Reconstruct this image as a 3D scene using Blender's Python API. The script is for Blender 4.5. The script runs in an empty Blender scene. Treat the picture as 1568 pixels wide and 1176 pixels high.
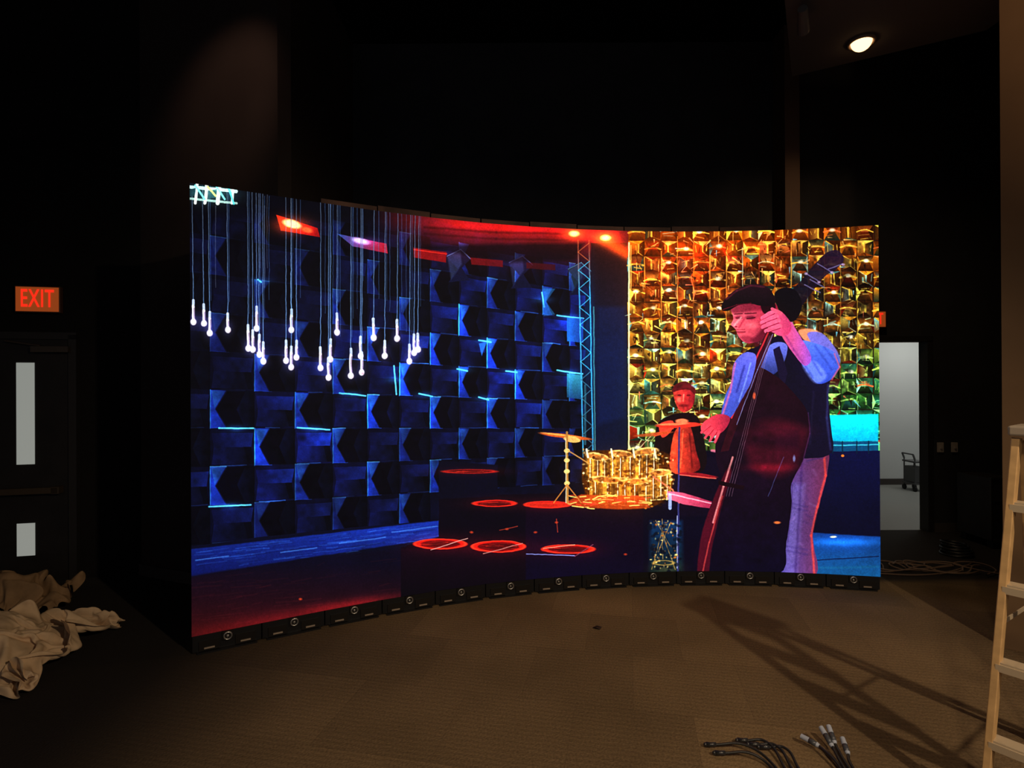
import bpy, bmesh, math, random, time
import numpy as np
from mathutils import Vector, Matrix, noise as mnoise

random.seed(7); np.random.seed(7)
scn = bpy.context.scene
scn.view_settings.view_transform = 'Standard'
scn.view_settings.look = 'None'

# ------------------------------------------------------------------ helpers
def s2l(c):
    c = c/255.0
    return c/12.92 if c <= 0.04045 else ((c+0.055)/1.055)**2.4
def rgb(r,g,b): return (s2l(r),s2l(g),s2l(b),1)

def mat(name, col, rough=0.7, metal=0.0, spec=0.3, emit=None, estr=1.0, noise=None, bump=None):
    m = bpy.data.materials.new(name); m.use_nodes = True
    nt = m.node_tree; b = nt.nodes['Principled BSDF']
    b.inputs['Base Color'].default_value = col
    b.inputs['Roughness'].default_value = rough
    b.inputs['Metallic'].default_value = metal
    b.inputs['Specular IOR Level'].default_value = spec
    if emit:
        b.inputs['Emission Color'].default_value = emit
        b.inputs['Emission Strength'].default_value = estr
    if noise:
        sc, amt = noise
        tc = nt.nodes.new('ShaderNodeTexCoord'); n = nt.nodes.new('ShaderNodeTexNoise')
        n.inputs['Scale'].default_value = sc; n.inputs['Detail'].default_value = 5
        nt.links.new(tc.outputs['Object'], n.inputs['Vector'])
        r = nt.nodes.new('ShaderNodeValToRGB')
        r.color_ramp.elements[0].position=.3; r.color_ramp.elements[1].position=.7
        r.color_ramp.elements[0].color=tuple(c*(1-amt) for c in col[:3])+(1,)
        r.color_ramp.elements[1].color=tuple(min(1,c*(1+amt)) for c in col[:3])+(1,)
        nt.links.new(n.outputs['Fac'], r.inputs['Fac']); nt.links.new(r.outputs['Color'], b.inputs['Base Color'])
        if bump:
            bp = nt.nodes.new('ShaderNodeBump'); bp.inputs['Strength'].default_value=bump
            nt.links.new(n.outputs['Fac'], bp.inputs['Height']); nt.links.new(bp.outputs['Normal'], b.inputs['Normal'])
    return m

def link(o, parent=None):
    scn.collection.objects.link(o)
    if parent: o.parent = parent
    return o
def empty(name, loc=(0,0,0)):
    e = bpy.data.objects.new(name, None); e.empty_display_size=.1; e.location=loc
    scn.collection.objects.link(e); return e
def meshobj(name, verts, faces, m=None, parent=None, smooth=False):
    me = bpy.data.meshes.new(name); me.from_pydata([tuple(v) for v in verts], [], faces); me.update()
    if m: me.materials.append(m)
    if smooth:
        for p in me.polygons: p.use_smooth=True
    o = bpy.data.objects.new(name, me); return link(o, parent)
def prism(name, plan, z0, z1, m, parent=None):
    n=len(plan)
    a=sum(plan[i][0]*plan[(i+1)%n][1]-plan[(i+1)%n][0]*plan[i][1] for i in range(n))
    if a<0: plan=plan[::-1]
    v=[(x,y,z0) for x,y in plan]+[(x,y,z1) for x,y in plan]
    f=[tuple(range(n))[::-1], tuple(range(n,2*n))]+[(i,(i+1)%n,n+(i+1)%n,n+i) for i in range(n)]
    return meshobj(name,v,f,m,parent)
def obox(p, ax, ay, az):
    p,ax,ay,az=map(Vector,(p,ax,ay,az)); v=[]
    for sz in(-1,1):
        for sx,sy in((-1,-1),(1,-1),(1,1),(-1,1)): v.append(p+ax*sx+ay*sy+az*sz)
    f=[(3,2,1,0),(4,5,6,7),(0,1,5,4),(1,2,6,5),(2,3,7,6),(3,0,4,7)]
    return v,f
class Builder:
    def __init__(s): s.v=[]; s.f=[]
    def add(s,vf):
        v,f=vf; o=len(s.v); s.v+=[Vector(q) for q in v]; s.f+=[tuple(i+o for i in q) for q in f]
    def box(s,p,ax,ay,az): s.add(obox(p,ax,ay,az))
    def cyl(s,a,b,r,r2=None,n=16,cap=True):
        a,b=Vector(a),Vector(b); r2=r if r2 is None else r2
        d=(b-a).normalized(); u=d.orthogonal().normalized(); w=d.cross(u)
        v=[]
        for c,rr in((a,r),(b,r2)):
            for i in range(n):
                t=2*math.pi*i/n; v.append(c+u*math.cos(t)*rr+w*math.sin(t)*rr)
        f=[(i,(i+1)%n,n+(i+1)%n,n+i) for i in range(n)]
        if cap: f+= [tuple(range(n))[::-1], tuple(range(n,2*n))]
        s.add((v,f))
    def torus(s,c,nrm,R,r,n=20,m=8):
        c=Vector(c); d=Vector(nrm).normalized(); u=d.orthogonal().normalized(); w=d.cross(u); v=[];f=[]
        for i in range(n):
            t=2*math.pi*i/n; rad=u*math.cos(t)+w*math.sin(t)
            for j in range(m):
                q=2*math.pi*j/m; v.append(c+rad*(R+r*math.cos(q))+d*r*math.sin(q))
        for i in range(n):
            for j in range(m):
                f.append((i*m+j,((i+1)%n)*m+j,((i+1)%n)*m+(j+1)%m,i*m+(j+1)%m))
        s.add((v,f))
    def beam(s,a,b,wdir,w,t):
        a,b=Vector(a),Vector(b); d=(b-a); wd=Vector(wdir); wd=(wd-d*wd.dot(d)/d.length_squared).normalized()
        td=d.normalized().cross(wd)
        s.box((a+b)/2, wd*w/2, td*t/2, d/2)
    def obj(s,name,m,parent=None,smooth=False,bevel=0):
        o=meshobj(name,s.v,s.f,m,parent,smooth)
        if bevel:
            md=o.modifiers.new('bevel','BEVEL'); md.width=bevel; md.segments=2
        return o

# ------------------------------------------------------------------ drop cloths (dropped with the cloth solver, then frozen)
t0=time.time()
def N3(x,y,z): return mnoise.noise(Vector((x,y,z)))
def mound(lobes,seed):
    V=[];Fc=[];n=60;m=50;x0,x1,y0,y1=-4.6,-2.3,2.7,4.7
    for j in range(m):
        for i in range(n):
            x=x0+(x1-x0)*i/(n-1); y=y0+(y1-y0)*j/(m-1); h=0
            for (a,b,rx,ry,H) in lobes: h=max(h,H*math.exp(-1.2*(((x-a)/rx)**2+((y-b)/ry)**2)))
            V.append((x,y,h*(1+.9*N3(x*5,y*5,seed))-.012))
    for j in range(m-1):
        for i in range(n-1):
            a=j*n+i; Fc.append((a,a+1,a+n+1,a+n))
    return meshobj('sim_ground',V,Fc)
def cloth(name,cx,cy,rx,ry,z,amp,nx,ny,seed,rot,m=None):
    V=[];Fc=[];c,s=math.cos(rot),math.sin(rot)
    for j in range(ny):
        for i in range(nx):
            u=-1+2*i/(nx-1); v=-1+2*j/(ny-1)
            wx=u*rx*(1+.3*N3(u*1.5,v*1.5,seed))+.10*N3(u*4,v*4,seed+7); wy=v*ry*(1+.3*N3(u*1.5,v*1.5,seed+4))+.10*N3(u*4,v*4,seed+9)
            zz=z+amp*.30*math.sin(9*u+5*N3(u*2,v*2,seed+1))*(.6+.4*v)+amp*.30*math.sin(8*v+5*N3(u*2,v*2,seed+3))
            V.append((cx+wx*c-wy*s,cy+wx*s+wy*c,max(.04,zz)))
    for j in range(ny-1):
        for i in range(nx-1):
            a=j*nx+i; Fc.append((a,a+1,a+nx+1,a+nx))
    o=meshobj(name,V,Fc,m,smooth=True)
    md=o.modifiers.new('Cloth','CLOTH'); st=md.settings; st.quality=4; st.mass=.5; st.tension_stiffness=8; st.compression_stiffness=2; st.shear_stiffness=1; st.bending_stiffness=.02; st.air_damping=1
    cs=md.collision_settings; cs.use_self_collision=True; cs.self_distance_min=.010; cs.distance_min=.006; cs.collision_quality=2; cs.self_friction=5
    md.point_cache.frame_start=1; md.point_cache.frame_end=60
    return o
m_cl=mat('canvas_cloth',(.62,.44,.27,1),.9,0,.1,noise=(14,.12),bump=.08); m_cl2=mat('brown_canvas_cloth',(.27,.165,.085,1),.9,0,.1,noise=(14,.2),bump=.08)
mo=mound([(-3.15,3.42,.38,.32,.24),(-2.8,3.72,.25,.1,.06),(-3.75,4.15,.4,.14,.24)],2.)
mo.modifiers.new('Collision','COLLISION'); mo.collision.thickness_outer=.008; mo.collision.cloth_friction=15
CA=cloth('canvas_drop_cloth',-3.1,3.50,.58,.44,.45,.38,80,62,3.3,.35,m_cl)
CB=cloth('brown_drop_cloth',-3.72,4.15,.45,.2,.4,.3,44,28,8.1,0,m_cl2)
for f in range(1,40): scn.frame_set(f)
dg=bpy.context.evaluated_depsgraph_get()
for o in (CA,CB):
    me=bpy.data.meshes.new_from_object(o.evaluated_get(dg)); o.modifiers.clear(); o.data=me
    co_=np.empty(len(me.vertices)*3,np.float32); me.vertices.foreach_get('co',co_); co_=co_.reshape(-1,3)
    z=co_[:,2]; z-=z.min()-.003; z*=1.15; hi=z>.26; z[hi]=.26+(z[hi]-.26)*.45
    if o is CB:
        co_[:,0]-=.10; co_[:,1]=4.28+(co_[:,1]-co_[:,1].mean())*.75
        co_[:,1]+=max(0,amax+.015-co_[:,1].min())
    else:
        co_[:,0]-=.12; co_[:,1]+=.02; amax=co_[:,1].max()
        # keep the far edge of the sheet clear of the second heap
        k=co_[:,1]>3.85; co_[k,1]=3.85+(co_[k,1]-3.85)*.45; amax=co_[:,1].max()
    me.vertices.foreach_set('co',co_.ravel()); print(o.name,co_.min(0),co_.max(0))
    sm=o.modifiers.new('soften','SMOOTH'); sm.iterations=1; sm.factor=.5
    s=o.modifiers.new('subdiv','SUBSURF'); s.levels=1; s.render_levels=2
bpy.data.objects.remove(mo)
scn.frame_set(1)
print('SIM',time.time()-t0)

# ------------------------------------------------------------------ camera
EYE=Vector((0,0,1.7)); PITCH=math.radians(0.1); ROLL=math.radians(-0.3); F=860.0
R = Matrix.Rotation(math.pi/2+PITCH,3,'X') @ Matrix.Rotation(ROLL,3,'Z')
cam = bpy.data.cameras.new('camera'); co = bpy.data.objects.new('camera',cam); link(co)
co.matrix_world = Matrix.Translation(EYE) @ R.to_4x4()
cam.sensor_width=36; cam.lens=36*F/1568; cam.clip_start=.05
scn.camera=co

# ------------------------------------------------------------------ LED wall plan (13 hinged cabinets)
W=0.408; ANG=[30,30,28,25,21,16,12,8,4,0,-4,-8,-11]
ZB,ZT=0.116,2.992
pts=[(-2.035,3.556)]
for a in ANG:
    x,y=pts[-1]; pts.append((x+W*math.cos(math.radians(a)), y+W*math.sin(math.radians(a))))
NP=len(ANG)

# ------------------------------------------------------------------ the video frame shown on the LED wall
SC=2; OX,OY,CW,CH=284,268,1068,724
C=np.zeros((CH*SC,CW*SC,3),np.float32)
xs_all=(np.arange(CW*SC)+.5)/SC+OX; ys_all=(np.arange(CH*SC)+.5)/SC+OY
def sub(x0,x1,y0,y1):
    a=max(0,int((x0-OX)*SC)); b=min(CW*SC,int((x1-OX)*SC)+2)
    c=max(0,int((y0-OY)*SC)); d=min(CH*SC,int((y1-OY)*SC)+2)
    if a>=b or c>=d: return None
    return slice(c,d),slice(a,b),xs_all[None,a:b],ys_all[c:d,None]
def comp(sy,sx,al,col,px,py,add=False):
    if callable(col): cc=col(px,py)/255.
    else: cc=np.array(col,np.float32)/255.
    al=al[...,None]
    if add: C[sy,sx]+=cc*al
    else: C[sy,sx]=C[sy,sx]*(1-al)+cc*al
def poly(P,col,a=1,f=.8,add=False):
    P=np.array(P,float); g=sub(P[:,0].min()-f-1,P[:,0].max()+f+1,P[:,1].min()-f-1,P[:,1].max()+f+1)
    if g is None: return
    sy,sx,px,py=g; ins=np.zeros((py.shape[0],px.shape[1]),bool); d2=np.full(ins.shape,1e9)
    n=len(P)
    for i in range(n):
        x1,y1=P[i]; x2,y2=P[(i+1)%n]
        if y1!=y2:
            c=((y1>py)!=(y2>py)); xi=(x2-x1)*(py-y1)/(y2-y1)+x1
            ins^=(c&(px<xi))
        dx,dy=x2-x1,y2-y1; L=dx*dx+dy*dy+1e-9
        t=np.clip(((px-x1)*dx+(py-y1)*dy)/L,0,1)
        d2=np.minimum(d2,(px-x1-t*dx)**2+(py-y1-t*dy)**2)
    sd=np.where(ins,1,-1)*np.sqrt(d2)
    comp(sy,sx,(np.clip(sd/f+.5,0,1)*a).astype(np.float32),col,px,py,add)
def smooth(P,n=6):
    P=[np.array(p,float) for p in P]; out=[]; N=len(P)
    for i in range(N):
        p0,p1,p2,p3=P[i-1],P[i],P[(i+1)%N],P[(i+2)%N]
        for k in range(n):
            t=k/n
            out.append(.5*((2*p1)+(-p0+p2)*t+(2*p0-5*p1+4*p2-p3)*t*t+(-p0+3*p1-3*p2+p3)*t**3))
    return out
def spoly(P,col,a=1,f=.8,n=5): poly(smooth(P,n),col,a,f)
def line(P,w,col,a=1,w2=None,add=False,f=.8):
    for (x1,y1),(x2,y2) in zip(P[:-1],P[1:]):
        m=max(w,w2 or w)+2; g=sub(min(x1,x2)-m,max(x1,x2)+m,min(y1,y2)-m,max(y1,y2)+m)
        if g is None: continue
        sy,sx,px,py=g; dx,dy=x2-x1,y2-y1; L=dx*dx+dy*dy+1e-9
        t=np.clip(((px-x1)*dx+(py-y1)*dy)/L,0,1)
        d=np.sqrt((px-x1-t*dx)**2+(py-y1-t*dy)**2); ww=w/2+((w2 if w2 is not None else w)-w)/2*t
        comp(sy,sx,(np.clip((ww-d)/f+.5,0,1)*a).astype(np.float32),col,px,py,add)
def ell(cx,cy,rx,ry,col,a=1,rot=0,ring=None,f=.8):
    m=max(rx,ry)+3; g=sub(cx-m,cx+m,cy-m,cy+m)
    if g is None: return
    sy,sx,px,py=g; c,s=math.cos(math.radians(rot)),math.sin(math.radians(rot))
    u=((px-cx)*c+(py-cy)*s)/rx; v=(-(px-cx)*s+(py-cy)*c)/ry
    r=np.sqrt(u*u+v*v); k=min(rx,ry)
    al=np.clip((1-r)*k/f+.5,0,1)
    if ring: al=al*np.clip((r-(1-ring))*k/f+.5,0,1)
    comp(sy,sx,(al*a).astype(np.float32),col,px,py)
def glow(cx,cy,rx,ry,col,a=1,rot=0):
    m=max(rx,ry)*3; g=sub(cx-m,cx+m,cy-m,cy+m)
    if g is None: return
    sy,sx,px,py=g; c,s=math.cos(math.radians(rot)),math.sin(math.radians(rot))
    u=((px-cx)*c+(py-cy)*s)/rx; v=(-(px-cx)*s+(py-cy)*c)/ry
    comp(sy,sx,(np.exp(-(u*u+v*v))*a).astype(np.float32),col,px,py,True)
def vg(y0,c0,y1,c1,x=False):
    c0=np.array(c0,float);c1=np.array(c1,float)
    def fn(px,py):
        q=px if x else py
        t=np.clip((q-y0)/(y1-y0),0,1)+0*(px+py)
        return c0+(c1-c0)*t[...,None]
    return fn
rnd=random.random
def ru(a,b): return a+(b-a)*rnd()
def fnoise(s):
    gh,gw=int(CH/s)+3,int(CW/s)+3; g=np.random.randn(gh,gw).astype(np.float32)
    yy=np.arange(CH*SC)/SC/s; xx=np.arange(CW*SC)/SC/s
    iy=yy.astype(int); ix=xx.astype(int); fy=(yy-iy); fx=(xx-ix); fy=fy*fy*(3-2*fy); fx=fx*fx*(3-2*fx)
    a=g[iy]*(1-fy)[:,None]+g[iy+1]*fy[:,None]
    return a[:,ix]*(1-fx)[None]+a[:,ix+1]*fx[None]
def mottle(x0,x1,y0,y1,amt,s):
    g=sub(x0,x1,y0,y1); sy,sx,px,py=g
    n=(.6*fnoise(s)+.6*fnoise(s*.45))[sy,sx]
    e=np.clip((px-x0)/8,0,1)*np.clip((x1-px)/8,0,1)*np.clip((py-y0)/8,0,1)*np.clip((y1-py)/8,0,1)
    C[sy,sx]*=np.clip(1+amt*n*e,.15,2)[...,None]

C[:]=np.array((5,6,18))/255.
# --- blue wedge wall
colx=[255,322,390,452,510,563,612,659,703,746,789,831,872,897]
def yl(k,x): return 656+k*(59-(x-322)*.0303)
def Lm(x,y):
    return (1.0*math.exp(-((x-800)/130)**2-((y-540)/130)**2)+.72*math.exp(-((x-480)/200)**2-((y-690)/100)**2)
            +.45*math.exp(-((x-600)/120)**2-((y-560)/100)**2)+.08)
poly([(284,262),(640,330),(897,400),(897,800),(284,850)],(5,6,24))
for i in range(len(colx)-1):
    for k in range(-6,3):
        x0,x1=colx[i],colx[i+1]; w=x1-x0; xm=(x0+x1)/2; ym=(yl(k,xm)+yl(k+1,xm))/2
        if x1>680 and k>=2: continue
        L=Lm(xm,ym)*ru(.4,1.45)
        if ym<400 and xm<640: L*=.5
        def q(u,v): xx=x0+u*w; return (xx, yl(k,xx)*(1-v)+yl(k+1,xx)*v)
        idx=i-1
        if (idx+k)%2!=0:
            poly([q(.0,0),q(1,0),q(1,1),q(0,1)],vg(x0,(5+6*L,7+12*L,24+56*L),x1,(2,3,12),True))
            b=vg(x0,(10+18*L,16+58*L,62+185*L),x0+w*.5,(5+6*L,8+18*L,34+84*L),True)
            poly([q(0,0),q(.36,0),q(.11,.5),q(.36,1),q(0,1)],b,.95,f=.9)
            poly([q(.02,.02),q(.34,.02),q(.10,.48)],vg(x0,(18+30*L,30+110*L,84+171*L),x0+w*.4,(8+10*L,12+40*L,44+100*L),True),.8,f=1)
            poly([q(.38,.02),q(.13,.5),q(.38,.98),q(.78,.98),q(.6,.5),q(.78,.02)],(2,2,10),.92,f=1.5)
            line([q(0,0),q(0,1)],1.5,(30+30*L,56+130*L,140+115*L),min(1,.28+.75*L))
            if rnd()<.5: line([q(0,.0),q(.36,.0)],1.6,(60+40*L,120+90*L,190+65*L),min(1,.25+.6*L))
            line([q(0,1),q(.42,1)],1.4,(40,90,220),min(1,.7*L+.05))
        else:
            poly([q(0,0),q(1,0),q(1,1),q(0,1)],(3+4*L,4+6*L,18+28*L))
            poly([q(.03,.12),q(.97,.12),q(.92,.5),q(.08,.5)],vg(x0,(4+6*L,5+10*L,20+58*L),x1,(8+10*L,10+34*L,36+120*L),True),f=1)
            poly([q(.08,.5),q(.92,.5),q(.97,.95),q(.03,.95)],vg(x0,(6+8*L,8+18*L,32+78*L),x1,(3,4,14),True),f=1)
            poly([q(.75,.5),q(.92,.5),q(.97,.95),q(.85,.95)],(2,3,10),.6,f=1.2)
            u0=ru(0,.4); u1=ru(.6,1)
            line([q(u0,.98),q(u1,.98)],1.4,(35+20*L,70+60*L,150+105*L),min(1,(.1+.8*L)*ru(.1,1.2)),f=.9)
mottle(286,900,290,830,.2,16)
for (x0,y0,x1,y1) in [(733,521,752,524),(700,565,716,568),(853,483,893,488),(853,567,892,573),(830,448,833,470),
        (775,568,792,570),(642,603,662,607),(320,776,384,773),(455,655,505,658),(395,428,400,432),(520,602,560,606),(335,656,388,656),(603,560,607,604),(733,608,748,612)]:
    line([(x0,y0),(x1,y1)],2.4,(90,200,255),.95,f=1); glow((x0+x1)/2,(y0+y1)/2,14,5,(30,90,160),.5)
poly([(868,486),(893,488),(893,525),(868,522)],vg(868,(30,120,220),893,(20,60,150),True),.9,f=1.2)
poly([(868,572),(892,575),(892,612),(868,608)],vg(572,(60,180,200),612,(20,70,120)),.85,f=1.2)
poly([(733,526),(745,524),(738,545)],(40,120,240),.9,f=1.2)
poly([(832,442),(850,442),(836,462),(850,482),(832,484)],(40,130,200),.5,f=1.2)
for (x,y,c) in [(705,388,(90,120,190)),(800,398,(70,90,170)),(890,408,(50,120,150))]:
    poly([(x-22,y+4),(x,y-6),(x+16,y+8),(x+2,y+22),(x+14,y+42),(x-18,y+44),(x-4,y+24)],(10,14,44),f=1.2)
    poly([(x-20,y+5),(x,y-6),(x+2,y+16),(x-14,y+40)],c,.3,f=3)
    line([(x-20,y+4),(x,y-6),(x+16,y+8)],1.4,c,.8)
poly([(284,260),(640,325),(640,345),(284,330)],(3,3,10),.8,f=20)
# --- stage, blue strip and dark foreground
poly([(284,838),(400,822),(560,806),(672,797),(672,900),(284,990)],(6,8,30))
poly([(284,842),(672,797),(672,824),(500,850),(284,884)],vg(797,(18,46,150),884,(8,16,76)),f=2)
for _ in range(130):
    x=ru(290,650); y=842-(x-284)*.11+ru(2,34); l=ru(8,50)
    line([(x,y),(min(672,x+l),y-l*.12+ru(-1,1))],ru(.6,1.8),(50,110,220) if rnd()<.65 else (6,10,50),ru(.08,.4),f=1.5)
for x,y,l in [(430,846,55),(520,832,70),(600,815,70),(300,858,50)]:
    line([(x,y),(x+l,y-l*.13)],1.8,(80,150,240),.55,f=1.5)
poly([(284,884),(500,851),(640,838),(640,930),(284,1000)],vg(862,(8,6,26),965,(48,8,12)),f=6)
for _ in range(60):
    x=ru(290,600); y=ru(885,965)-(x-290)*.1; line([(x,y),(x+ru(10,50),y-ru(1,6))],ru(.6,2),(90,20,30),ru(.05,.2),f=2)
glow(430,955,150,18,(66,9,8),.8,-9); glow(540,925,80,8,(94,12,8),.7,-9)
poly([(614,838),(672,822),(672,760),(990,752),(996,905),(614,925)],(7,4,16),f=1.5)
poly([(672,705),(762,712),(762,760),(672,764)],(6,6,24),f=2)
poly([(614,840),(905,834),(905,900),(614,918)],vg(840,(16,4,18),910,(7,4,12)),f=3)
poly([(805,775),(990,770),(990,900),(805,902)],vg(775,(14,4,20),900,(9,5,30)),f=3)
for (x,y,rx,ry,b) in [(719,722,42,3.2,.6),(757,771,34,5,.9),(838,773,36,5.5,.9),(674,833,41,8,1),(763,837,42,9,1),(870,841,41,7,1)]:
    ell(x,y,rx,ry,(90*b,8,12),.9,f=1.2); ell(x,y,rx,ry,(225*b,26*b,18),1,ring=.24); ell(x,y-.5,rx,ry,(255,90,50),.55*b,ring=.1)
    for _ in range(14): line([(x+ru(-.8,.1)*rx,y+ru(-.5,.5)*ry),(x+ru(0,.8)*rx,y+ru(-.5,.5)*ry)],.9,(220,50,30) if rnd()<.5 else (20,4,10),ru(.2,.8))
    ell(x+rx*.1,y+1,rx*.5,ry*.4,(30,4,10),.7,f=1.6); glow(x,y,rx*1.2,ry*1.8,(70,5,5),.5)
for (a,b,c) in [((660,842),(716,824),(210,160,150)),((740,848),(800,832),(200,130,120)),((806,848),(880,851),(140,150,230)),((832,840),(880,834),(230,150,120)),((880,852),(908,834),(120,60,80))]:
    line([a,b],1.3,c,.85)
for x,y in [(852,800),(722,815),(820,815),(958,849),(776,810),(460,917)]: ell(x,y,2.6,1.6,(200,60,30),.8,f=1.5)
line([(852,795),(854,815)],1.6,(190,60,40),.6); line([(765,812),(792,806)],1.4,(190,60,40),.6)
# --- red lit ceiling over the blue wall
tx=[284,365,430,500,560,640,700,760,850,950,1050,1150,1340]; ty=[278,288,298,313,322,333,338,343,350,356,356,352,346]
T=np.interp(xs_all,tx,ty)[None,:]; dd=ys_all[:,None]-T
win=np.clip((xs_all-570)/130,0,1)*np.clip((985-xs_all)/50,0,1)
red=np.exp(-(np.clip(dd-6,0,200)/30.)**1.4)*win[None,:]
C+= (red[...,None]*np.array((165,17,10))/255.).astype(np.float32)
poly([(655,376),(760,374),(895,372),(880,398),(780,402),(700,388),(650,380)],(12,4,12),.7,f=6)
for y0,a in ((352,.5),(362,.4)): line([(650,y0-4),(760,y0+4),(870,y0+6)],3,(40,3,6),a,f=3)
poly([(905,372),(960,372),(960,690),(905,690)],vg(372,(30,10,14),520,(8,16,46)),.9)
poly([(915,470),(958,470),(958,640),(915,650)],(12,26,74),.6,f=8)
poly([(423,329),(486,349),(490,363),(430,353)],vg(425,(240,40,20),490,(150,12,20),True)); ell(447,343,14,6,(255,235,160),1,15,f=3); glow(447,345,26,12,(255,80,30),.6)
ell(470,352,8,4,(255,120,60),.9,15,f=3)
poly([(516,358),(592,373),(594,388),(540,377)],vg(516,(40,70,150),594,(180,20,40),True)); ell(552,369,13,4,(220,200,240),.9,13,f=3); glow(560,370,20,6,(120,60,140),.5)
poly([(633,379),(684,386),(683,402),(634,394)],(150,14,20),.9,f=1.5); line([(634,382),(684,389)],1.5,(230,40,30),.9)
poly([(720,394),(770,399),(770,409),(722,405)],(120,12,20),.8,f=1.5); poly([(806,402),(850,405),(850,414),(806,411)],(70,10,18),.8,f=1.5)
# --- pendant bulbs on wires
B=[(296,462,498),(312,468,500),(321,480,515),(349,482,510),(380,500,538),(393,472,508),(387,508,540),(397,515,548),(403,526,558),(446,476,510),(438,524,557),(446,533,567),(454,524,552),(516,482,514),(491,534,568),(506,522,555),(503,550,583),(537,536,580),(552,518,550),(554,542,575),(572,490,522),(589,524,550),(608,492,523),(627,530,558),(634,514,545),(640,513,540)]
for (x,a,b) in B:
    xt=x+(x-470)*.012
    line([(xt,285),(x,a)],1.15,vg(300,(80,95,120),470,(120,170,235)),.7)
    if rnd()<.4: line([(xt+2.5,285),(x+2,a-20)],.7,(90,140,215),.45)
    line([(x,a-2),(x,a+8)],4,(190,205,240),.95); line([(x,a+8),(x,b-6)],4.6,(215,205,225),.8,4)
    line([(x-1,a+6),(x-1,b-8)],1.6,(255,255,255),.9)
    line([(x+1.6,a+10),(x+1.6,b-8)],1,(120,90,110),.7)
    ell(x,b-5,4.4,5,(255,245,240),.95,f=1.6); ell(x+1.5,b-3,2.4,2,(200,140,140),.5)
    glow(x,b-8,8,12,(100,100,180),.3)
for x in (405,412,460,498,510,521,541,547,556,580,592,597,615,622,631,644): line([(x,300),(x,ru(420,520))],.8,(90,140,210),.42)
for x,y in [(330,330),(398,300),(405,330),(409,300)]: line([(x,y-15),(x,y+110)],1,(150,160,180),.3)
line([(286,286),(362,293)],5,(190,235,225),.95); line([(286,304),(362,311)],3.5,(170,200,190),.85)
for x in (302,317,336,358): line([(x,281),(x-3,311)],ru(3,6),(235,250,235),.95)
for x in (307,338): line([(x-8,284),(x+6,305)],3,(120,230,230),.9)
poly([(290,290),(300,288),(298,300),(289,302)],(10,30,40),.9); poly([(320,292),(332,290),(330,303),(318,304)],(20,50,60),.8)
line([(318,286),(330,300)],3,(240,220,90),.9); line([(350,288),(358,312)],3,(80,210,220),.9); glow(325,296,40,14,(60,110,110),.5)
# --- vertical truss, cyan
for x in (893,908): line([(x-8 if x<900 else x-6,368),(x,700)],2.0,vg(380,(150,60,40),450,(60,170,220)),.85)
for j,y in enumerate(range(372,700,14)):
    c=(190,90,50) if y<400 else ((70,190,225) if y<560 else (60,110,130)); f0=-8+8*(y-368)/332
    l,r=893+f0,908+f0*.75
    line([(l,y),(r,y+14)] if j%2 else [(r,y),(l,y+14)],1.3,c,.75)
line([(909,470),(911,690)],2.0,(80,170,170),.6); glow(901,520,9,90,(0,50,100),.6)
line([(896,590),(896,680)],3,(50,120,140),.6)
for x,y in [(879,358),(927,364)]: ell(x,y,7,4,(255,225,150),1,f=3); glow(x,y,16,9,(255,110,30),.8)
glow(945,378,36,9,(230,70,10),.7,25); glow(960,392,26,6,(200,70,10),.5,30); glow(800,350,120,7,(90,5,0),.5,3)

# --- golden diffuser wall
def gold(x,y):
    t=(x-962)/375.; s=(y-358)/330.
    base=np.array((255,150,22.)); redd=np.array((255,70,18.)); yel=np.array((255,210,60.)); tea=np.array((195,228,120.)); grn=np.array((80,228,90.)); cy=np.array((30,180,235.))
    c=base*(1-s)+yel*s
    c=c+(redd-c)*min(1,.85*math.exp(-((x-1045)/60)**2-((y-400)/50)**2)+.5*math.exp(-((x-1195)/60)**2-((y-395)/45)**2)+.3*math.exp(-((x-1110)/60)**2-((y-480)/60)**2))
    c=c+(tea-c)*min(1,max(0,s-.42)*1.6*(1-t))
    c=c+(grn-c)*min(1,max(0,s-.42)*2.4*max(0,t-.3)*1.5)
    if rnd()<.10+.18*s: c=c+(cy-c)*ru(.3,.9)
    if rnd()<.07: c=np.array((255,55,15.))
    return c
def dk(v,m):
    m=max(m,0); e=np.array((1.0,1.45,1.8)) if v[0]>v[1] else np.array((1.5,1.1,1.2))
    return v*np.power(m,e)
poly([(962,357),(1338,344),(1340,692),(962,692)],vg(350,(58,18,4),690,(22,34,22)))
cw,ch=25.0,23.5
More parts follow.
